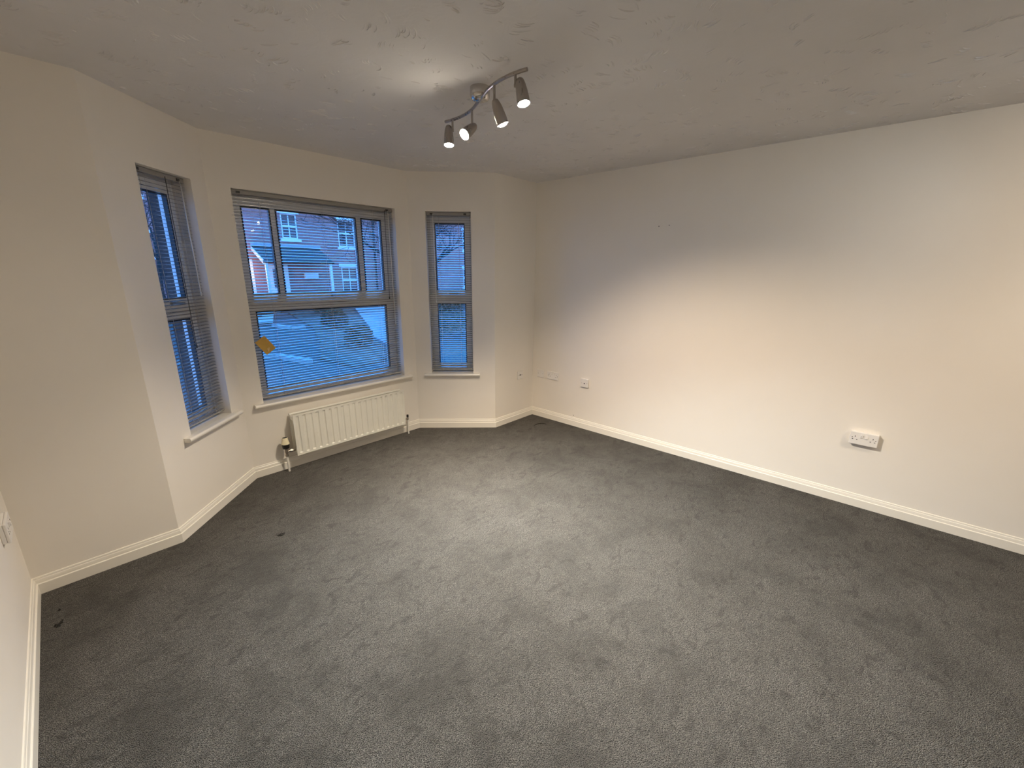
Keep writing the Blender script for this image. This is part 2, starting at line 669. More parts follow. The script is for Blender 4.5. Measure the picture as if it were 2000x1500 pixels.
def window(idx, wall, panes_up, bars):
    s0, s1, z0, z1 = OPEN[wall]
    root = empty('window_%d' % idx, frame(wall))
    tag(root, kind='structure')
    zt0, zt1 = 1.25, 1.375       # transom
    fr = MB()
    rect_ring(fr, s0, s1, z0, z1, 0.034, FY0 + 0.012, FY1 + 0.01)
    fr.box(s0 + 0.034, s1 - 0.034, FY0 + 0.012, FY1 + 0.01, zt0 + 0.03, zt1 - 0.03)
    fr.build('window_frame', M['upvc'], root, bevel=0.004)
    gx0, gx1 = panes_up[0], panes_up[-1]
    for nm, a0, a1 in (('upper_sash', zt1, 1.985), ('lower_sash', 0.655, zt0)):
        sm = MB()
        sz0 = z0 + 0.030 if nm == 'lower_sash' else a0 - 0.040
        sz1 = z1 - 0.030 if nm == 'upper_sash' else a1 + 0.040
        sx0, sx1 = s0 + 0.022, s1 - 0.022
        sm.box(sx0, sx1, FY0, FY1, sz0, a0)
        sm.box(sx0, sx1, FY0, FY1, a1, sz1)
        sm.box(sx0, gx0, FY0, FY1, a0, a1)
        sm.box(gx1, sx1, FY0, FY1, a0, a1)
        if nm == 'upper_sash':
            for b0, b1 in bars:
                sm.box(b0, b1, FY0 + 0.006, FY1, a0, a1)
        sash = sm.build(nm, M['upvc'], root, bevel=0.004)
        cells = [(gx0, gx1)]
        if nm == 'upper_sash' and bars:
            xs = [gx0] + [v for b in bars for v in b] + [gx1]
            cells = [(xs[k], xs[k + 1]) for k in range(0, len(xs), 2)]
        for (q0, q1) in cells:
            gm = MB()
            rect_ring(gm, q0, q1, a0, a1, 0.009, FY0 + 0.003, FY0 + 0.03)
            gm.build('gasket', M['gasket'], sash)
            MB().box(q0, q1, FY0 + 0.022, FY0 + 0.026, a0, a1).build('pane', M['glass'], sash)
    # lever handle on the transom
    hx = (s0 + s1) / 2 + (0.045 if wall == 3 else 0.0)
    hl = 0.11 if wall == 3 else 0.07
    hm = MB()
    hm.box(hx - 0.018, hx + 0.018, FY0 - 0.012, FY0, 1.335, 1.357)
    hm.box(hx - 0.015, hx + hl, FY0 - 0.032, FY0 - 0.014, 1.338, 1.354)
    hm.box(hx - 0.010, hx + 0.010, FY0 - 0.016, FY0 - 0.006, 1.339, 1.353)
    hm.build('window_handle', M['brass'], root, bevel=0.003)
    # sill board with a rounded nose
    pr = []
    x0, x1 = s0 - 0.065, s1 + 0.065
    e_ = 0.032
    for k in range(9):
        an = -PI / 2 + PI * k / 8
        pr.append((-e_ - math.cos(an) * 0.011, z0 - 0.013 + math.sin(an) * 0.013))
    nose = MB()
    nose.sweep([(x0, 0.0, z0 - 0.026)] + [(x0, y, z) for y, z in pr] + [(x0, 0.0, z0)],
               [(x1, 0.0, z0 - 0.026)] + [(x1, y, z) for y, z in pr] + [(x1, 0.0, z0)])
    nose.box(s0 + 0.001, s1 - 0.001, 0.0, FY0 + 0.02, z0 - 0.02, z0 + 0.0006)
    nose.build('window_sill', M['gloss'], root)
    return root


window(1, 2, [0.306, 0.573], [])
window(2, 3, [0.204, 1.296], [(0.394, 0.430), (1.061, 1.105)])
window(3, 4, [0.217, 0.496], [])


# ------------------------------------------------------------------ venetian blinds
def blind(wall, cords, wand_x, wand_len, label, dark_cord=None):
    s0, s1, z0, z1 = OPEN[wall]
    x0, x1 = s0 + 0.005, s1 - 0.007
    yc = 0.050
    root = empty('venetian_blind', frame(wall, 0, 0, 0))
    tag(root, label, 'blind', 'grey metal venetian blinds in the bay')
    hr = MB()
    hr.box(x0, x1, yc - 0.0125, yc + 0.0125, z1 - 0.029, z1 - 0.002)
    hr.build('head_rail', M['rail'], root, bevel=0.002)
    for cx in (x0 + 0.045, x1 - 0.05):
        cap = MB()
        cap.box(cx - 0.012, cx + 0.012, yc - 0.0165, yc - 0.0125, z1 - 0.024, z1 - 0.010)
        cap.build('rail_clip', M['dark_fit'], root)
    zb = z0 + 0.024
    br = MB()
    br.box(x0, x1, yc - 0.0125, yc + 0.0125, zb, zb + 0.012)
    br.build('bottom_rail', M['slat'], root, bevel=0.002)
    pitch = 0.0208
    top = z1 - 0.050
    n = int((top - (zb + 0.022)) / pitch) + 1
    sl = MB()
    tilt = R(7)
    for k in range(n):
        zz = top - k * pitch
        if zz < zb + 0.05:
            zz = zb + 0.018 + (zz - zb) * 0.3
        secu, secl = [], []
        for j in range(5):
            t = -1 + j / 2
            y = t * 0.0122
            z = 0.0019 * (1 - t * t)
            yy = y * math.cos(tilt) - z * math.sin(tilt)
            zq = y * math.sin(tilt) + z * math.cos(tilt)
            secu.append((yc + yy, zz + zq + 0.0004))
            secl.append((yc + yy, zz + zq - 0.0004))
        out = secu + secl[::-1]
        sag = random.uniform(-.0006, .0006)
        sl.sweep([(x0 + 0.001, y, z + sag) for y, z in out], [(x1 - 0.001, y, z - sag) for y, z in out])
    sl.build('slats', M['slat'], root)
    for cx in cords:
        cm = MB()
        for yy in (yc - 0.0135, yc + 0.0135):
            cm.tube([(cx, yy, z1 - 0.03), (cx, yy, zb + 0.006)], 0.0009, 5)
        cm.build('ladder_cord', M['cord'], root)
    wm = MB()
    wm.tube([(wand_x, yc - 0.020, z1 - 0.022), (wand_x, yc - 0.024, z1 - 0.05)], 0.002, 6)
    wm.tube([(wand_x, yc - 0.024, z1 - 0.05), (wand_x + 0.004, yc - 0.026, z1 - 0.05 - wand_len)], 0.0036, 8)
    wm.tube([(wand_x + 0.004, yc - 0.026, z1 - 0.05 - wand_len), (wand_x + 0.004, yc - 0.026, z1 - 0.075 - wand_len)], 0.0046, 8)
    wm.build('tilt_wand', M['wand'], root)
    if dark_cord:
        dm = MB()
        cx, zl = dark_cord
        dm.tube([(cx, yc - 0.0175, z1 - 0.02), (cx - 0.006, yc - 0.0185, zl)], 0.0022, 6)
        dm.lathe([(0.0012, 0), (0.005, -0.010), (0.0058, -0.028), (0.0, -0.030)], (cx - 0.006, yc - 0.0185, zl), (0, 0, 1), 10)
        dm.build('pull_cord', M['dark_fit'], root)
    return root


random.seed(4)
blind(2, (0.33, 0.545), 0.585, 0.62, 'narrow grey metal venetian blind in the left angled bay window', (0.478, 1.10))
blind(3, (0.311, 0.755, 1.19), 1.322, 0.93, 'wide grey metal venetian blind over the big bay window above the radiator', (1.292, 1.33))
blind(4, (0.262, 0.446), 0.214, 0.74, 'narrow grey metal venetian blind in the right angled bay window near the corner')

# yellow card caught in the slats of the wide blind
card = empty('yellow_card', frame(3, 0.2132, 0.0245, 1.0055))
tag(card, 'small tilted yellow card stuck in the slats of the wide blind', 'card')
rot = Matrix.Rotation(R(56), 3, 'Y')
cm = MB()
cm.box(-0.061, 0.061, -0.0006, 0.0006, -0.0415, 0.0415, rot)
cm.build('card_sheet', M['card'], card)
cm = MB()
for q in ((0.026, -0.010, 0.045, -0.004), (0.030, -0.003, 0.040, 0.003), (0.024, 0.004, 0.033, 0.008), (0.040, -0.016, 0.050, -0.010)):
    cm.box(q[0], q[2], -0.0011, -0.0006, q[1], q[3], rot)
cm.build('printed_mark', M['card_mark'], card)

# ------------------------------------------------------------------ radiator
rad = empty('radiator', frame(3, 0.29, -0.04, 0.0))
tag(rad, 'long low white ribbed radiator under the big bay window', 'radiator')
RL, RZ0, RZ1 = 1.0, 0.128, 0.458


def panel(yf, yb, name, ribs):
    """pressed steel panel: face at yf (towards the room), back at yb"""
    mb = MB()
    nx, nz = 19 * 16 + 1, 15
    x0, x1 = 0.006, RL - 0.006
    zz = [0, 0.004, 0.03, 0.037, 0.045, 0.052, 0.06, 0.5, 0.94, 0.948, 0.955, 0.963, 0.97, 0.996, 1.0]
    verts = []
    for j in range(nz):
        z = RZ0 + (RZ1 - RZ0) * zz[j]
        for k in range(nx):
            x = x0 + (x1 - x0) * k / (nx - 1)
            ph = (k % 16) / 16.0
            dpt = 0.0
            if ribs:
                lo = min(max((zz[j] - 0.06) / 0.035, 0), 1) if zz[j] < 0.5 else min(max((0.94 - zz[j]) / 0.03, 0), 1)
                lo = 0.0 if zz[j] in (0, 0.004, 0.03, 0.996, 1.0, 0.97) else (1.0 if 0.052 <= zz[j] <= 0.948 else (0.55 if zz[j] in (0.045, 0.955) else 0.1))
                q = abs(ph - 0.5)
                g = 1.0 if q < 0.13 else (0.55 if q < 0.19 else 0.0)
                dpt = 0.0085 * g * lo
            edge = 0.003 if (zz[j] in (0, 1.0)) else 0.0
            verts.append((x, yf + dpt + edge, z))
    faces = [(j * nx + k, j * nx + k + 1, (j + 1) * nx + k + 1, (j + 1) * nx + k) for j in range(nz - 1) for k in range(nx - 1)]
    mb.add(verts, faces, True)
    # back skin and rims
    bz0, bz1 = RZ0, RZ1
    mb.add([(x0, yb, bz0), (x1, yb, bz0), (x1, yb, bz1), (x0, yb, bz1)], [(0, 1, 2, 3)])
    for (xa, za, xb, zb_) in ((x0, bz0, x1, bz0), (x1, bz0, x1, bz1), (x1, bz1, x0, bz1), (x0, bz1, x0, bz0)):
        mb.add([(xa, yf + 0.003, za), (xb, yf + 0.003, zb_), (xb, yb, zb_), (xa, yb, za)], [(0, 1, 2, 3)])
    # welded rim round the panel
    rect_ring(mb, x0 - 0.006, x1 + 0.006, bz0 - 0.006, bz1 + 0.004, 0.0085, yf - 0.001, yf + 0.006)
    return mb.build(name, M['radiator'], rad, sharp=50)


panel(-0.062, -0.050, 'front_panel', True)
bp = MB()
bp.tube([(0.0, 0.012, RZ1 - 0.008), (RL, 0.012, RZ1 - 0.008)], 0.011, 12)
bp.tube([(0.0, 0.012, RZ0 + 0.012), (RL, 0.012, RZ0 + 0.012)], 0.011, 12)
bp.box(0.0, RL, 0.007, 0.016, RZ0 + 0.01, RZ1 - 0.012)
bp.build('rear_panel', M['radiator'], rad)
fin = MB()
for k in range(38):
    x = 0.03 + k * 0.0253
    fin.box(x, x + 0.0012, -0.0495, 0.0065, RZ0 + 0.05, RZ1 - 0.045)
fin.build('convector_fins', M['radiator'], rad)
for x in (0.13, RL - 0.13):
    b_ = MB()
    b_.box(x - 0.012, x + 0.012, 0.020, 0.0398, RZ0 + 0.03, RZ1 - 0.05)
    b_.build('wall_bracket', M['radiator'], rad)
for x in (0.012, RL - 0.012):
    for za, zb in ((RZ1 - 0.045, RZ1 - 0.012), (RZ0 + 0.012, RZ0 + 0.045)):
        b_ = MB()
        b_.box(x - 0.011, x + 0.011, -0.0495, 0.004, za, zb)
        b_.build('end_tapping', M['radiator'], rad, bevel=0.004)
v_ = MB()
v_.lathe([(0.003, 0), (0.003, 0.012), (0.0, 0.0125)], (RL - 0.03, -0.03, RZ1 - 0.014), (0, 0, 1), 8)
v_.build('bleed_valve', M['brass'], rad)
# thermostatic valve at the left end
vx, vy = -0.066, -0.026
tv = MB()
tv.lathe([(0.0135, 0.192), (0.024, 0.197), (0.0255, 0.206), (0.027, 0.232)], (vx, vy, 0), (0, 0, 1), 24)
tv.lathe([(0.0, 0.192), (0.0135, 0.192)], (vx, vy, 0), (0, 0, 1), 24)
th = tv.build('valve_collar', M['black'], rad)
tv = MB()
tv.lathe([(0.0, 0.2318), (0.027, 0.2318), (0.0295, 0.234), (0.0293, 0.238), (0.0255, 0.246), (0.0225, 0.262), (0.0195, 0.283), (0.0175, 0.285), (0.0165, 0.281), (0.0, 0.281)], (vx, vy, 0), (0, 0, 1), 28)
hd = tv.build('thermostatic_head', M['cream'], rad)
tv = MB()
tv.lathe([(0.0, 0.2812), (0.0163, 0.2812), (0.0165, 0.2842), (0.0, 0.2842)], (vx, vy, 0), (0, 0, 1), 24)
tv.build('head_cap', M['black'], hd)
tv = MB()
tv.lathe([(0.012, 0.192), (0.012, 0.178), (0.014, 0.176), (0.014, 0.158), (0.0105, 0.156), (0.0105, 0.146), (0.0125, 0.144), (0.0125, 0.128), (0.008, 0.126)], (vx, vy, 0), (0, 0, 1), 8, False)
tv.tube([(vx, vy, 0.167), (vx + 0.028, vy, 0.167), (vx + 0.068, vy, 0.160)], [0.010, 0.0095, 0.008], 10)
tv.lathe([(0.0, -0.009), (0.0125, -0.009), (0.0125, 0.009), (0.0, 0.009)], (vx + 0.036, vy, 0.166), (1, 0, 0), 6, False)
tv.build('valve_body', M['brass'], rad)
tv = MB()
tv.tube([(vx, vy, 0.128), (vx, vy - 0.002, 0.06), (vx + 0.001, vy - 0.004, 0.0)], 0.0075, 12)
tv.build('pipe', M['pipe'], rad)
# lockshield valve at the right end
lx = RL + 0.047
lv = MB()
lv.lathe([(0.0, 0.196), (0.0075, 0.195), (0.0085, 0.168), (0.0105, 0.166), (0.0105, 0.146), (0.007, 0.144)], (lx, vy, 0), (0, 0, 1), 12)
lv.tube([(lx, vy, 0.158), (lx - 0.05, vy, 0.156)], 0.0075, 8)
lv.build('valve_body', M['brass'], rad)
lv = MB()
lv.lathe([(0.0, 0.1965), (0.0095, 0.196), (0.0105, 0.190), (0.0105, 0.172), (0.0, 0.171)], (lx, vy, 0), (0, 0, 1), 16)
lv.build('lockshield_cap', M['black'], rad)
lv = MB()
lv.tube([(lx, vy, 0.146), (lx, vy - 0.003, 0.0)], 0.0075, 12)
lv.build('pipe', M['pipe'], rad)

# ------------------------------------------------------------------ sockets and wall plates
def plate(name, wall, s, z, w, h, depth, label, cat, kind='double', group=None):
    """local x along the wall, -y into the room; origin at the middle of the plate on the wall"""
    root = empty(name, frame(wall, s, -0.0002, z))
    tag(root, label, cat, group)
    mb = MB()
    if depth > 0.015:
        mb.box(-w / 2 + 0.001, w / 2 - 0.001, -depth + 0.010, 0, -h / 2 + 0.001, h / 2 - 0.001)
        mb.build('back_box', M['socket'], root, bevel=0.003)
        mb = MB()
        mb.box(-w / 2, w / 2, -depth, -depth + 0.0098, -h / 2, h / 2)
    else:
        mb.box(-w / 2, w / 2, -depth, 0, -h / 2, h / 2)
    face = mb.build('faceplate', M['socket'], root, bevel=0.0035, segs=3)
    yf = -depth - 0.0004

    def slot(x0, x1, z0, z1, nm='slot'):
        b = MB()
        b.box(x0, x1, yf, -depth + 0.001, z0, z1)
        return b.build(nm, M['hole'], face)

    def screw(x, zz):
        b = MB()
        b.lathe([(0.0, -0.0008), (0.0030, -0.0006), (0.0034, 0.0), (0.0034, 0.002), (0.0, 0.002)], (x, -depth, zz), (0, 1, 0), 12)
        b.build('screw', M['brass'], face)

    if kind == 'double':
        for cx in (-0.046, 0.046):
            slot(cx - 0.002, cx + 0.002, 0.008, 0.016)
            slot(cx - 0.0145, cx - 0.0075, -0.0105, -0.0065)
            slot(cx + 0.0075, cx + 0.0145, -0.0105, -0.0065)
        for cx, on in ((-0.012, True), (0.012, False)):
            b = MB()
            a = R(9 if on else -9)
            b.box(-0.0072, 0.0072, -0.004, 0.0035, -0.0115, 0.0115, Matrix.Rotation(a, 3, 'X'), (cx, -depth, 0.016))
            b.build('rocker_switch', M['socket'], root, bevel=0.001)
        screw(-0.0605, 0.004)
        screw(0.0605, 0.004)
    elif kind == 'phone':
        slot(-0.0055, 0.0055, -0.010, 0.001)
        b = MB()
        b.box(-0.009, 0.009, -depth - 0.0018, -depth + 0.001, 0.002, 0.013)
        b.build('port_shutter', M['socket'], root, bevel=0.001)
        screw(-0.030, 0.0)
        screw(0.030, 0.0)
    elif kind == 'data':
        slot(-0.013, -0.003, -0.006, 0.007)
        slot(0.003, 0.013, -0.006, 0.007)
        screw(-0.030, 0.0)
        screw(0.030, 0.0)
    elif kind == 'blank':
        screw(-0.030, 0.0)
        screw(0.030, 0.0)
    return root


plate('data_socket', 5, 0.369, 0.490, 0.086, 0.086, 0.010,
      'small white twin data socket on the short wall left of the room corner', 'socket', 'data')
plate('blanking_plate', 6, 0.113, 0.489, 0.086, 0.086, 0.010,
      'blank white square wall plate nearest the corner on the right wall', 'wall plate', 'blank')
plate('power_socket', 6, 0.279, 0.489, 0.147, 0.086, 0.010,
      'white double power socket beside the blank plate near the room corner', 'socket', 'double')
plate('telephone_socket', 6, 0.673, 0.483, 0.086, 0.086, 0.020,
      'single white telephone socket standing alone on the right wall', 'socket', 'phone')
plate('power_socket', 6, 2.838, 0.493, 0.147, 0.086, 0.034,
      'large near white double power socket low on the right wall above the skirting', 'socket', 'double')
plate('power_socket', 0, 4.895, 0.497, 0.147, 0.086, 0.024,
      'white double power socket cut off by the left photo edge on the left wall', 'socket', 'double')

# little wall plugs and marks
for wall, s, z, r_, lab in ((6, 1.2824, 1.9214, 0.0042, 'left of two small dark screw holes high on the right wall'),
                            (6, 1.3668, 1.9241, 0.0036, 'right of two small dark screw holes high on the right wall'),
                            (6, 0.5521, 0.1107, 0.0045, 'tiny black screw hole just above the skirting on the right wall')):
    root = MB().lathe([(0.0, -0.0012), (r_ * 0.7, -0.0012), (r_, -0.0002), (r_, 0.006), (0, 0.006)], (0, 0, 0), (0, 1, 0), 12).build(
        'wall_plug', M['hole'], None, matrix=frame(wall, s, 0.0, z))
    tag(root, lab, 'screw hole', 'screw holes in the right wall')


# scraps on the carpet
def scrap(x, y, seed, label, n=5, size=0.012):
    random.seed(seed)
    mb = MB()
    for k in range(n):
        a = random.uniform(0, 2 * PI)
        px, py = x + random.uniform(-size, size), y + random.uniform(-size * .6, size * .6)
        pts = []
        for j in range(6):
            pts.append((px, py, 0.004 + 0.003 * math.sin(j * 1.3 + k)))
            px += math.cos(a) * size * 0.3
            py += math.sin(a) * size * 0.3
            a += random.uniform(-.9, .9)
        mb.tube(pts, 0.0024, 5)
    o = mb.build('carpet_fluff', M['lint'])
    tag(o, label, 'fluff', 'bits of fluff on the carpet')
    return o


# ------------------------------------------------------------------ ceiling spotlight bar
ROSE = Vector((1.565, 1.672, 2.4))
BAR = [(1.648, 2.043), (1.6545, 1.995), (1.6545, 1.93), (1.645, 1.865), (1.622, 1.792), (1.592, 1.728), (1.565, 1.672),
       (1.538, 1.616), (1.508, 1.552), (1.485, 1.479), (1.4755, 1.414), (1.4755, 1.349), (1.482, 1.301)]
zr = Vector((0, 0, 1))
rx = Vector((0.681, -0.7325, 0.0))
HEADS = {
    'A': dict(bar=(1.6545, 1.990), back=(-0.022, -0.026), axis=(-0.10, -0.11, -0.985), w='bulb_warm', col=NEUTRAL),
    'B': dict(bar=(1.622, 1.795), back=(0.017, -0.072), axis=(-0.80, -0.06, -0.60), w='bulb_warm', col=NEUTRAL, cone=R(92)),
    'C': dict(bar=(1.490, 1.500), back=(0.000, -0.058), axis=(0.35, -0.177, -0.92), w='bulb_warm', col=WARM),
    'D': dict(bar=(1.4755, 1.360), back=(0.017, -0.018), axis=(0.0, -0.25, -0.965), w='bulb_cool', col=COOL),
}


def bspline(pts, n=5):
    out = []
    for i in range(len(pts) - 1):
        p0, p1 = Vector(pts[max(i - 1, 0)]), Vector(pts[i])
        p2, p3 = Vector(pts[i + 1]), Vector(pts[min(i + 2, len(pts) - 1)])
        for k in range(n):
            t = k / n
            out.append(0.5 * ((2 * p1) + (p2 - p0) * t + (2 * p0 - 5 * p1 + 4 * p2 - p3) * t * t + (3 * p1 - p0 - 3 * p2 + p3) * t ** 3))
    out.append(Vector(pts[-1]))
    return out


def spotlight_bar(centre, label, heads, watts, spot=R(116), blend=0.85, aim=None):
    off = -ROSE                      # shapes are written round the first rose
    root = empty('ceiling_spotlight', loc=centre)
    tag(root, label, 'ceiling light')
    L = lambda x, y, z: (x + off.x, y + off.y, z + off.z)
    m = MB()
    m.lathe([(0.0, 0.0), (0.0475, 0.0), (0.0480, -0.004), (0.0478, -0.030), (0.0455, -0.042), (0.0400, -0.051), (0.0300, -0.0555), (0.0, -0.0565)],
            (0, 0, 0), (0, 0, 1), 40)
    rose = m.build('ceiling_rose', M['chrome'], root, sharp=60)
    for sx in (-1, 1):
        m = MB()
        m.lathe([(0.0, 0.0), (0.004, -0.0008), (0.0045, -0.003), (0, -0.004)], (sx * 0.0345, -sx * 0.033, -0.022), (sx * 0.72, -sx * 0.69, 0), 12)
        m.build('fixing_screw', M['brass'], rose)
    m = MB()
    m.tube([L(p.x, p.y, 2.350) for p in bspline([(x, y, 0) for x, y in BAR])], 0.0076, 14)
    m.build('curved_bar', M['nickel'], root)
    for key, hd in heads.items():
        bx, by = hd['bar']
        p = Vector(L(bx, by, 2.350))
        ax = Vector(aim[key] if aim and key in aim else hd['axis']).normalized()
        dx, dz = hd['back']
        back = p + rx * dx + zr * dz
        piv = back + ax * 0.030
        # the stem drops from the bar to a pivot on the side of the shade
        side = (p - back)
        side = side - ax * side.dot(ax)
        side = side.normalized() if side.length > 1e-4 else ax.orthogonal().normalized()
        st = MB()
        low = Vector((p.x, p.y, min(p.z - 0.045, piv.z + 0.004)))
        st.tube([p, low], 0.0058, 12)
        st.tube([low + zr * 0.012, piv + side * 0.0], 0.0048, 10)
        st.lathe([(0.0, -0.007), (0.0075, -0.006), (0.0075, 0.006), (0.0, 0.007)], low, (rx.x, rx.y, 0), 14)
        st.build('stem', M['nickel'], root)
        sh = MB()
        sh.lathe([(0.0, 0.0), (0.0090, 0.0012), (0.0140, 0.005), (0.0180, 0.014), (0.0212, 0.028), (0.0242, 0.050), (0.0262, 0.074), (0.0270, 0.1000),
                  (0.0280, 0.1015), (0.0280, 0.1035), (0.0260, 0.1035), (0.0255, 0.098), (0.0240, 0.070), (0.0, 0.060)], back, ax, 36)
        shade = sh.build('shade', M['nickel'], root, sharp=50)
        bl = MB()
        bl.lathe([(0.0235, 0.086), (0.0245, 0.094), (0.0240, 0.100), (0.0215, 0.1045), (0.0165, 0.1085), (0.0095, 0.111), (0.0, 0.112)], back, ax, 28)
        bl.build('bulb', M[hd['w']], shade)
        ld = bpy.data.lights.new('bulb_light', 'SPOT')
        ld.energy = watts[key]
        ld.color = hd['col']
        ld.spot_size = hd.get('cone', spot)
        ld.spot_blend = blend
        ld.shadow_soft_size = 0.022
        lo = bpy.data.objects.new('bulb_light', ld)
        C.objects.link(lo)
        lo.parent = root
        pos = back + ax * 0.136
        lo.matrix_local = Matrix.Translation(pos) @ ax.to_track_quat('-Z', 'Y').to_matrix().to_4x4()
    return root


spotlight_bar(ROSE, 'brushed nickel four-lamp curved spotlight bar hanging from the ceiling', HEADS, BULB_W)
# the room's second, matching spotlight bar, behind the camera
AIM2 = {'A': (1.05, 1.95, -0.87), 'B': (0.35, 0.3, -0.90), 'C': (1.2, 0.85, -0.85), 'D': (0.30, 0.75, -0.85)}
HEADS2 = {k: dict(v) for k, v in HEADS.items()}
HEADS2['A'].update(w='bulb_cool', col=COOL, cone=R(74))
HEADS2['C'].update(cone=R(84))
HEADS2['D'].update(w='bulb_warm', col=WARM)
spotlight_bar(Vector((2.35, -1.25, 2.4)), 'second four-lamp spotlight bar on the ceiling behind the camera', HEADS2, BULB2_W, R(95), 1.0, AIM2)

scrap(-0.262, 2.525, 3, 'dark clump of fluff on the carpet near the left corner', 9, 0.011)
scrap(-0.262, 2.645, 5, 'thin dark sliver of fluff nearest the left corner', 2, 0.006)
scrap(0.667, 2.508, 8, 'dark clump in place of a stain on the carpet before the left angled window', 9, 0.012)  # strands added to stand in for a dark stained spot in the pile
m = MB()
m.tube([(3.16, 2.60, 0.004), (3.20, 2.605, 0.006), (3.235, 2.595, 0.005), (3.262, 2.565, 0.006), (3.275, 2.535, 0.004)], 0.003, 6)
o = m.build('loose_thread', M['lint'])
tag(o, 'dark loose thread on the carpet in front of the room corner', 'thread')

# ------------------------------------------------------------------ outside
GZ = -0.3
o = MB().box(-14, 34, 3.85, 60, GZ - 0.2, GZ).build('ground', M['tarmac'])
tag(o, kind='structure')


def slab(name, pts, z, mat, label, cat, h=None):
    o = MB().prism(pts, GZ + 0.001, GZ + z).build(name, mat)
    tag(o, label, cat)
    return o


slab('planting_bed', [(3.75, 7.6), (4.9, 8.0), (6.0, 11.4), (6.95, 13.2), (9.9, 20.0), (6.9, 20.0), (5.6, 14.2), (4.5, 11.0), (3.6, 8.9)], 0.05,
     M['mulch'], 'bed of brown bark mulch beyond the wide window', 'flower bed')
slab('footpath', [(5.0, 7.6), (6.12, 11.3), (7.05, 13.1), (10.2, 20.3), (12.5, 20.3), (8.25, 13.2), (5.6, 8.3)], 0.035,
     M['paving'], 'pale paved path on the right outside the wide window', 'path')


def kerb(pts, label):
    mb = MB()
    for (x0, y0), (x1, y1) in zip(pts[:-1], pts[1:]):
        d = Vector((x1 - x0, y1 - y0)).normalized()
        n = Vector((-d.y, d.x)) * 0.07
        mb.prism([(x0 - n.x, y0 - n.y), (x1 - n.x, y1 - n.y), (x1 + n.x, y1 + n.y), (x0 + n.x, y0 + n.y)], GZ + 0.001, GZ + 0.09)
    o = mb.build('kerb', M['kerb'])
    tag(o, label, 'kerb')


kerb([(1.4, 10.35), (3.05, 9.80), (3.30, 8.7)], 'pale kerb beside the tarmac nearest the window')
kerb([(5.42, 14.35), (5.0, 14.35), (4.85, 15.5)], 'far pale kerb in front of the parked pale green car')

kerb([(6.75, 21.2), (6.6, 20.2)], 'short pale kerb before the porch across the yard')

# --- building across the yard
BY = 24.0
bld = empty('brick_building', loc=(0, BY, GZ))
tag(bld, 'red brick building with white sash windows across the yard', 'building')
BX0, BX1, BH = -6.0, 30.0, 7.6
WINS = [(2.30, 3.15, 0.95, 2.25), (2.30, 3.15, 3.45, 4.65), (8.50, 9.30, 3.42, 4.65), (11.45, 12.45, 3.15, 4.60), (11.45, 12.45, 0.60, 2.05),
        (16.2, 17.1, 3.30, 4.65), (20.6, 21.5, 3.30, 4.65), (20.6, 21.5, 0.75, 2.05)]
m = MB()
xs = sorted({BX0, BX1, *[w[0] for w in WINS], *[w[1] for w in WINS]})
for xa, xb in zip(xs[:-1], xs[1:]):
    hs = sorted([(w[2], w[3]) for w in WINS if w[0] <= xa + 1e-6 and w[1] >= xb - 1e-6])
    zc = 0.0
    for z0, z1 in hs:
        m.box(xa, xb, 0, 0.3, zc, z0)
        zc = z1
    m.box(xa, xb, 0, 0.3, zc, BH)
m.box(BX0, BX0 + 0.3, 0.3, 8, 0, BH)
m.box(BX1 - 0.3, BX1, 0.3, 8, 0, BH)
m.build('brick_wall', M['brick'], bld)
m = MB()
m.sweep([(BX0 - 0.3, -0.4, BH), (BX0 - 0.3, 4.0, BH + 2.6), (BX0 - 0.3, 8.4, BH)], [(BX1 + 0.3, -0.4, BH), (BX1 + 0.3, 4.0, BH + 2.6), (BX1 + 0.3, 8.4, BH)])
m.build('roof', M['tile'], bld)
for x0, x1, z0, z1 in WINS:
    m = MB()
    rect_ring(m, x0, x1, z0, z1, 0.075, 0.05, 0.14)
    zm = (z0 + z1) / 2
    m.box(x0 + 0.07, x1 - 0.07, 0.06, 0.13, zm - 0.05, zm + 0.05)
    m.box((x0 + x1) / 2 - 0.025, (x0 + x1) / 2 + 0.025, 0.07, 0.12, z0 + 0.07, z1 - 0.07)
    m.box(x0 - 0.10, x1 + 0.10, -0.08, 0.05, z0 - 0.13, z0)
    m.box(x0 - 0.12, x1 + 0.12, -0.03, 0.05, z1, z1 + 0.18)
    f = m.build('sash_window', M['white_out'], bld)
    MB().box(x0 + 0.07, x1 - 0.07, 0.10, 0.11, z0 + 0.07, z1 - 0.07).build('pane', M['dark_glass'], f)
# lean-to porch
PX0, PX1, PY = 7.0, 10.3, -1.5
m = MB()
m.sweep([(PX0, 0.0, 2.98), (PX0, PY, 2.30), (PX0, PY, 2.20), (PX0, 0, 2.86)], [(PX1, 0.0, 2.98), (PX1, PY, 2.30), (PX1, PY, 2.20), (PX1, 0, 2.86)])
m.build('porch_roof', M['tile'], bld)
m = MB()
m.box(PX0 - 0.05, PX1 + 0.05, -0.10, -0.001, 2.98, 3.14)
m.build('lead_flashing', M['lead'], bld)
m = MB()
m.sweep([(PX0 - 0.04, -0.02, 2.98), (PX0 - 0.04, PY - 0.03, 2.32), (PX0 - 0.04, PY - 0.03, 2.12), (PX0 - 0.04, -0.02, 2.80)],
        [(PX0 - 0.005, -0.02, 2.98), (PX0 - 0.005, PY - 0.03, 2.32), (PX0 - 0.005, PY - 0.03, 2.12), (PX0 - 0.005, -0.02, 2.80)])
m.build('barge_board', M['white_out'], bld)
m = MB()
m.tube([(PX0 - 0.04, PY - 0.05, 2.24), (PX1 + 0.04, PY - 0.05, 2.24)], 0.055, 8)
m.build('gutter', M['black'], bld)
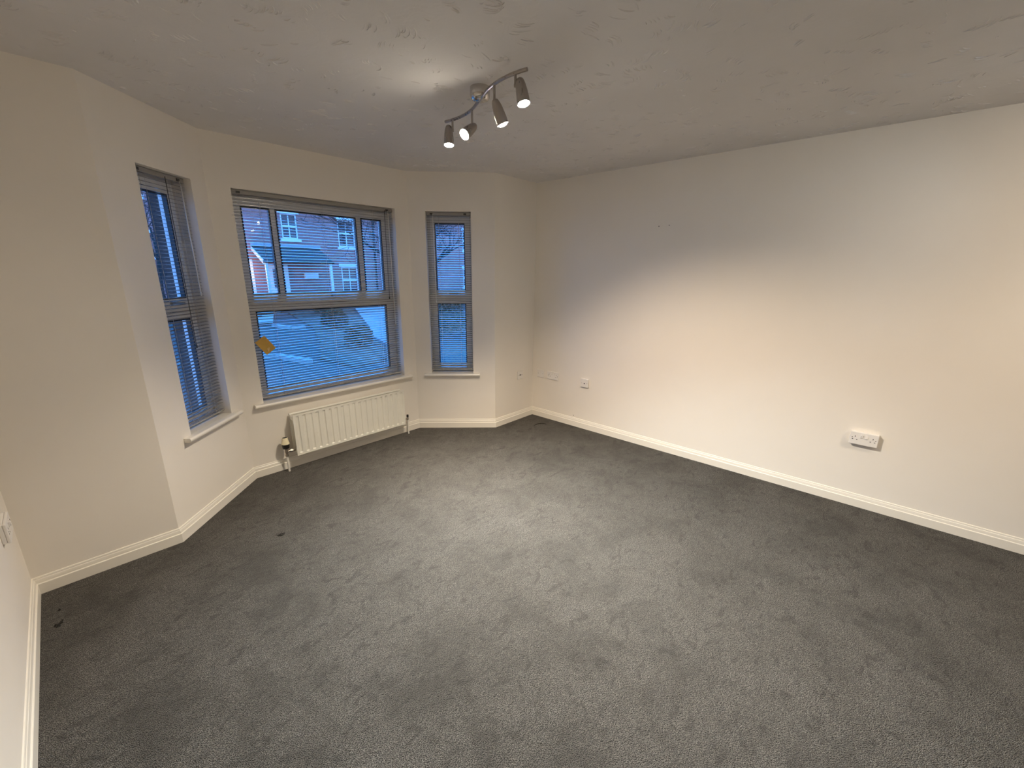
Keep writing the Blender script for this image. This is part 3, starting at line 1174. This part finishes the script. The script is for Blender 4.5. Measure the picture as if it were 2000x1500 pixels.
MB().box(4.3, 6.95, -0.02, -0.001, 0.0, 2.35).build('rendered_panel', M['render'], bld)
MB().box(9.35, 10.05, -0.16, -0.001, 1.42, 1.72).build('meter_box', M['white_out'], bld)
for x in (PX0 + 0.12, PX1 - 0.10):
    MB().box(x - 0.06, x + 0.06, PY + 0.02, PY + 0.14, 0.0, 2.19).build('porch_post', M['white_out'], bld)
m = MB()
m.box(7.55, 8.55, -0.06, -0.001, 0.0, 2.1)
dr = m.build('front_door', M['white_out'], bld)
MB().box(7.80, 8.30, -0.075, -0.061, 0.95, 1.9).build('door_glass', M['dark_glass'], dr)
m = MB()
m.tube([(13.6, -0.06, 0.0), (13.6, -0.06, BH)], 0.05, 8)
m.build('drainpipe', M['black'], bld)
# lit bulkhead lamp on the brick by the porch
m = MB()
m.lathe([(0.0, 0.0), (0.10, 0.0), (0.11, -0.03), (0.08, -0.09), (0.0, -0.11)], (6.2, -0.002, 2.0), (0, 1, 0), 16)
m.build('porch_lamp', M['lamp_glow'], bld)
pl = bpy.data.lights.new('porch_lamp_light', 'POINT')
pl.energy = 90
pl.color = (1.0, 0.66, 0.45)
pl.shadow_soft_size = 0.12
plo = bpy.data.objects.new('porch_lamp_light', pl)
C.objects.link(plo)
plo.parent = bld
plo.location = (6.2, -0.55, 1.75)


# --- storage bin on the tarmac
sb = empty('storage_bin', Matrix.Translation((4.62, 16.35, GZ)) @ Matrix.Rotation(R(-6), 4, 'Z'))
tag(sb, 'pale green storage bin on the tarmac at the left beyond the wide window', 'bin')
m = MB()
m.sweep([(-0.42, -0.26, 0.06), (0.42, -0.26, 0.06), (0.42, 0.26, 0.06), (-0.42, 0.26, 0.06)],
        [(-0.47, -0.31, 0.36), (0.47, -0.31, 0.36), (0.47, 0.31, 0.36), (-0.47, 0.31, 0.36)])
m.build('body', M['bin'], sb, bevel=0.02)
m = MB()
m.box(-0.455, 0.455, -0.295, 0.295, 0.355, 0.43)
m.build('seal', M['black'], sb)
m = MB()
m.sweep([(-0.49, -0.33, 0.43), (0.49, -0.33, 0.43), (0.49, 0.33, 0.43), (-0.49, 0.33, 0.43)],
        [(-0.42, -0.22, 0.60), (0.42, -0.22, 0.60), (0.42, 0.24, 0.60), (-0.42, 0.24, 0.60)])
m.build('lid', M['bin'], sb, bevel=0.025)
m = MB()
m.box(-0.10, 0.10, -0.345, -0.312, 0.30, 0.345)
m.build('handle', M['black'], sb, bevel=0.008)
for fx in (-0.34, 0.34):
    MB().box(fx - 0.05, fx + 0.05, -0.22, 0.22, 0.0, 0.07).build('foot', M['black'], sb)


# --- bare winter trees
def tree(x, y, h, seed, label, spread=1.0, r0=0.13, depth=6, reach=1.0):
    random.seed(seed)
    root = empty('bare_tree', loc=(x, y, GZ))
    tag(root, label, 'tree')
    tr, tw = MB(), MB()

    def grow(p, d, ln, rr, lev):
        pts = [p]
        n = 4
        dd = d.copy()
        for k in range(n):
            dd = (dd + Vector((random.uniform(-.18, .18), random.uniform(-.18, .18), random.uniform(-.08, .12)))).normalized()
            pts.append(pts[-1] + dd * ln / n)
        rads = [max(0.0055, rr * (1 - 0.35 * k / n)) for k in range(n + 1)]
        (tr if lev == 0 else tw).tube(pts, rads, 8 if lev < 2 else 4, caps=False)
        if lev >= depth:
            return
        kids = (5 if lev == 0 else 3) if lev < 3 else random.choice([2, 3])
        for c in range(kids):
            t = random.choice([2, 3, 4]) if lev > 0 else random.choice([3, 4, 4])
            a = random.uniform(0, 2 * PI)
            sp = random.uniform(.45, .95) * spread
            nd = (dd + Vector((math.cos(a) * sp, math.sin(a) * sp, random.uniform(-.25, .35)))).normalized()
            grow(pts[t], nd, ln * (reach if lev == 0 else 1) * random.uniform(.60, .82), rads[t] * .66, lev + 1)

    grow(Vector((0, 0, -0.05)), Vector((0, 0, 1)), h, r0, 0)
    tr.build('trunk', M['bark'], root)
    tw.build('branches', M['bark'], root)
    return root


tree(8.95, 13.4, 1.5, 21, 'bare tree with many twigs before the brick building', 1.5, 0.12, 6, 1.5)
tree(14.6, 20.0, 2.6, 8, 'dark bare tree seen through the right angled window', 1.2, 0.17, 6, 1.0)
tree(2.75, 20.4, 2.2, 33, 'bare tree seen through the left angled window', 0.9, 0.11, 5)


# --- shrubs and hedge
def shrub(x, y, rx_, ry_, h, seed, name, label, cat='shrub', base=0.0):
    random.seed(seed)
    root = empty(name, loc=(x, y, GZ + base))
    tag(root, label, cat)
    m = MB()
    n = int(900 * min(2.2, rx_ * ry_ * 4 + .4))
    for k in range(n):
        a = random.uniform(0, 2 * PI)
        q = random.random() ** .4
        zz = random.random()
        w = math.sqrt(max(0.02, 1 - (zz * 1.6 - .7) ** 2)) if zz > .45 else 1.0
        p = Vector((math.cos(a) * rx_ * q * w, math.sin(a) * ry_ * q * w, h * zz + .075))
        e_ = Euler((random.uniform(-1, 1), random.uniform(-1, 1), random.uniform(0, 6.3))).to_matrix()
        s = random.uniform(.03, .065)
        m.add([p + e_ @ Vector(v) for v in ((-s, 0, 0), (0, -s * .5, s * .12), (s, 0, 0), (0, s * .5, s * .12))], [(0, 1, 2, 3)], True)
    m.build('foliage', M['leaf'], root)
    m = MB()
    for k in range(6):
        a = k * PI / 3
        m.tube([(0, 0, 0), (math.cos(a) * rx_ * .5, math.sin(a) * ry_ * .5, h * .7)], [.02, .006], 5)
    m.build('stems', M['bark'], root)
    return root


shrub(4.85, 9.6, .35, .35, .45, 2, 'shrub', 'low leafy shrub at the near end of the mulch bed', base=0.05)
shrub(6.0, 13.4, .4, .5, .5, 3, 'shrub', 'round leafy shrub in the middle of the mulch bed', base=0.05)
shrub(8.0, 18.4, .6, .6, .7, 5, 'shrub', 'large leafy shrub at the far end of the mulch bed', base=0.05)
shrub(7.6, 9.9, .9, .8, .7, 6, 'shrub', 'broad leafy shrub low outside the right angled window')
shrub(10.2, 13.2, .8, .9, .85, 9, 'shrub', 'tall leafy shrub beyond the right angled window')
shrub(3.15, 19.4, .6, .5, .6, 10, 'shrub', 'leafy shrub outside the left angled window')
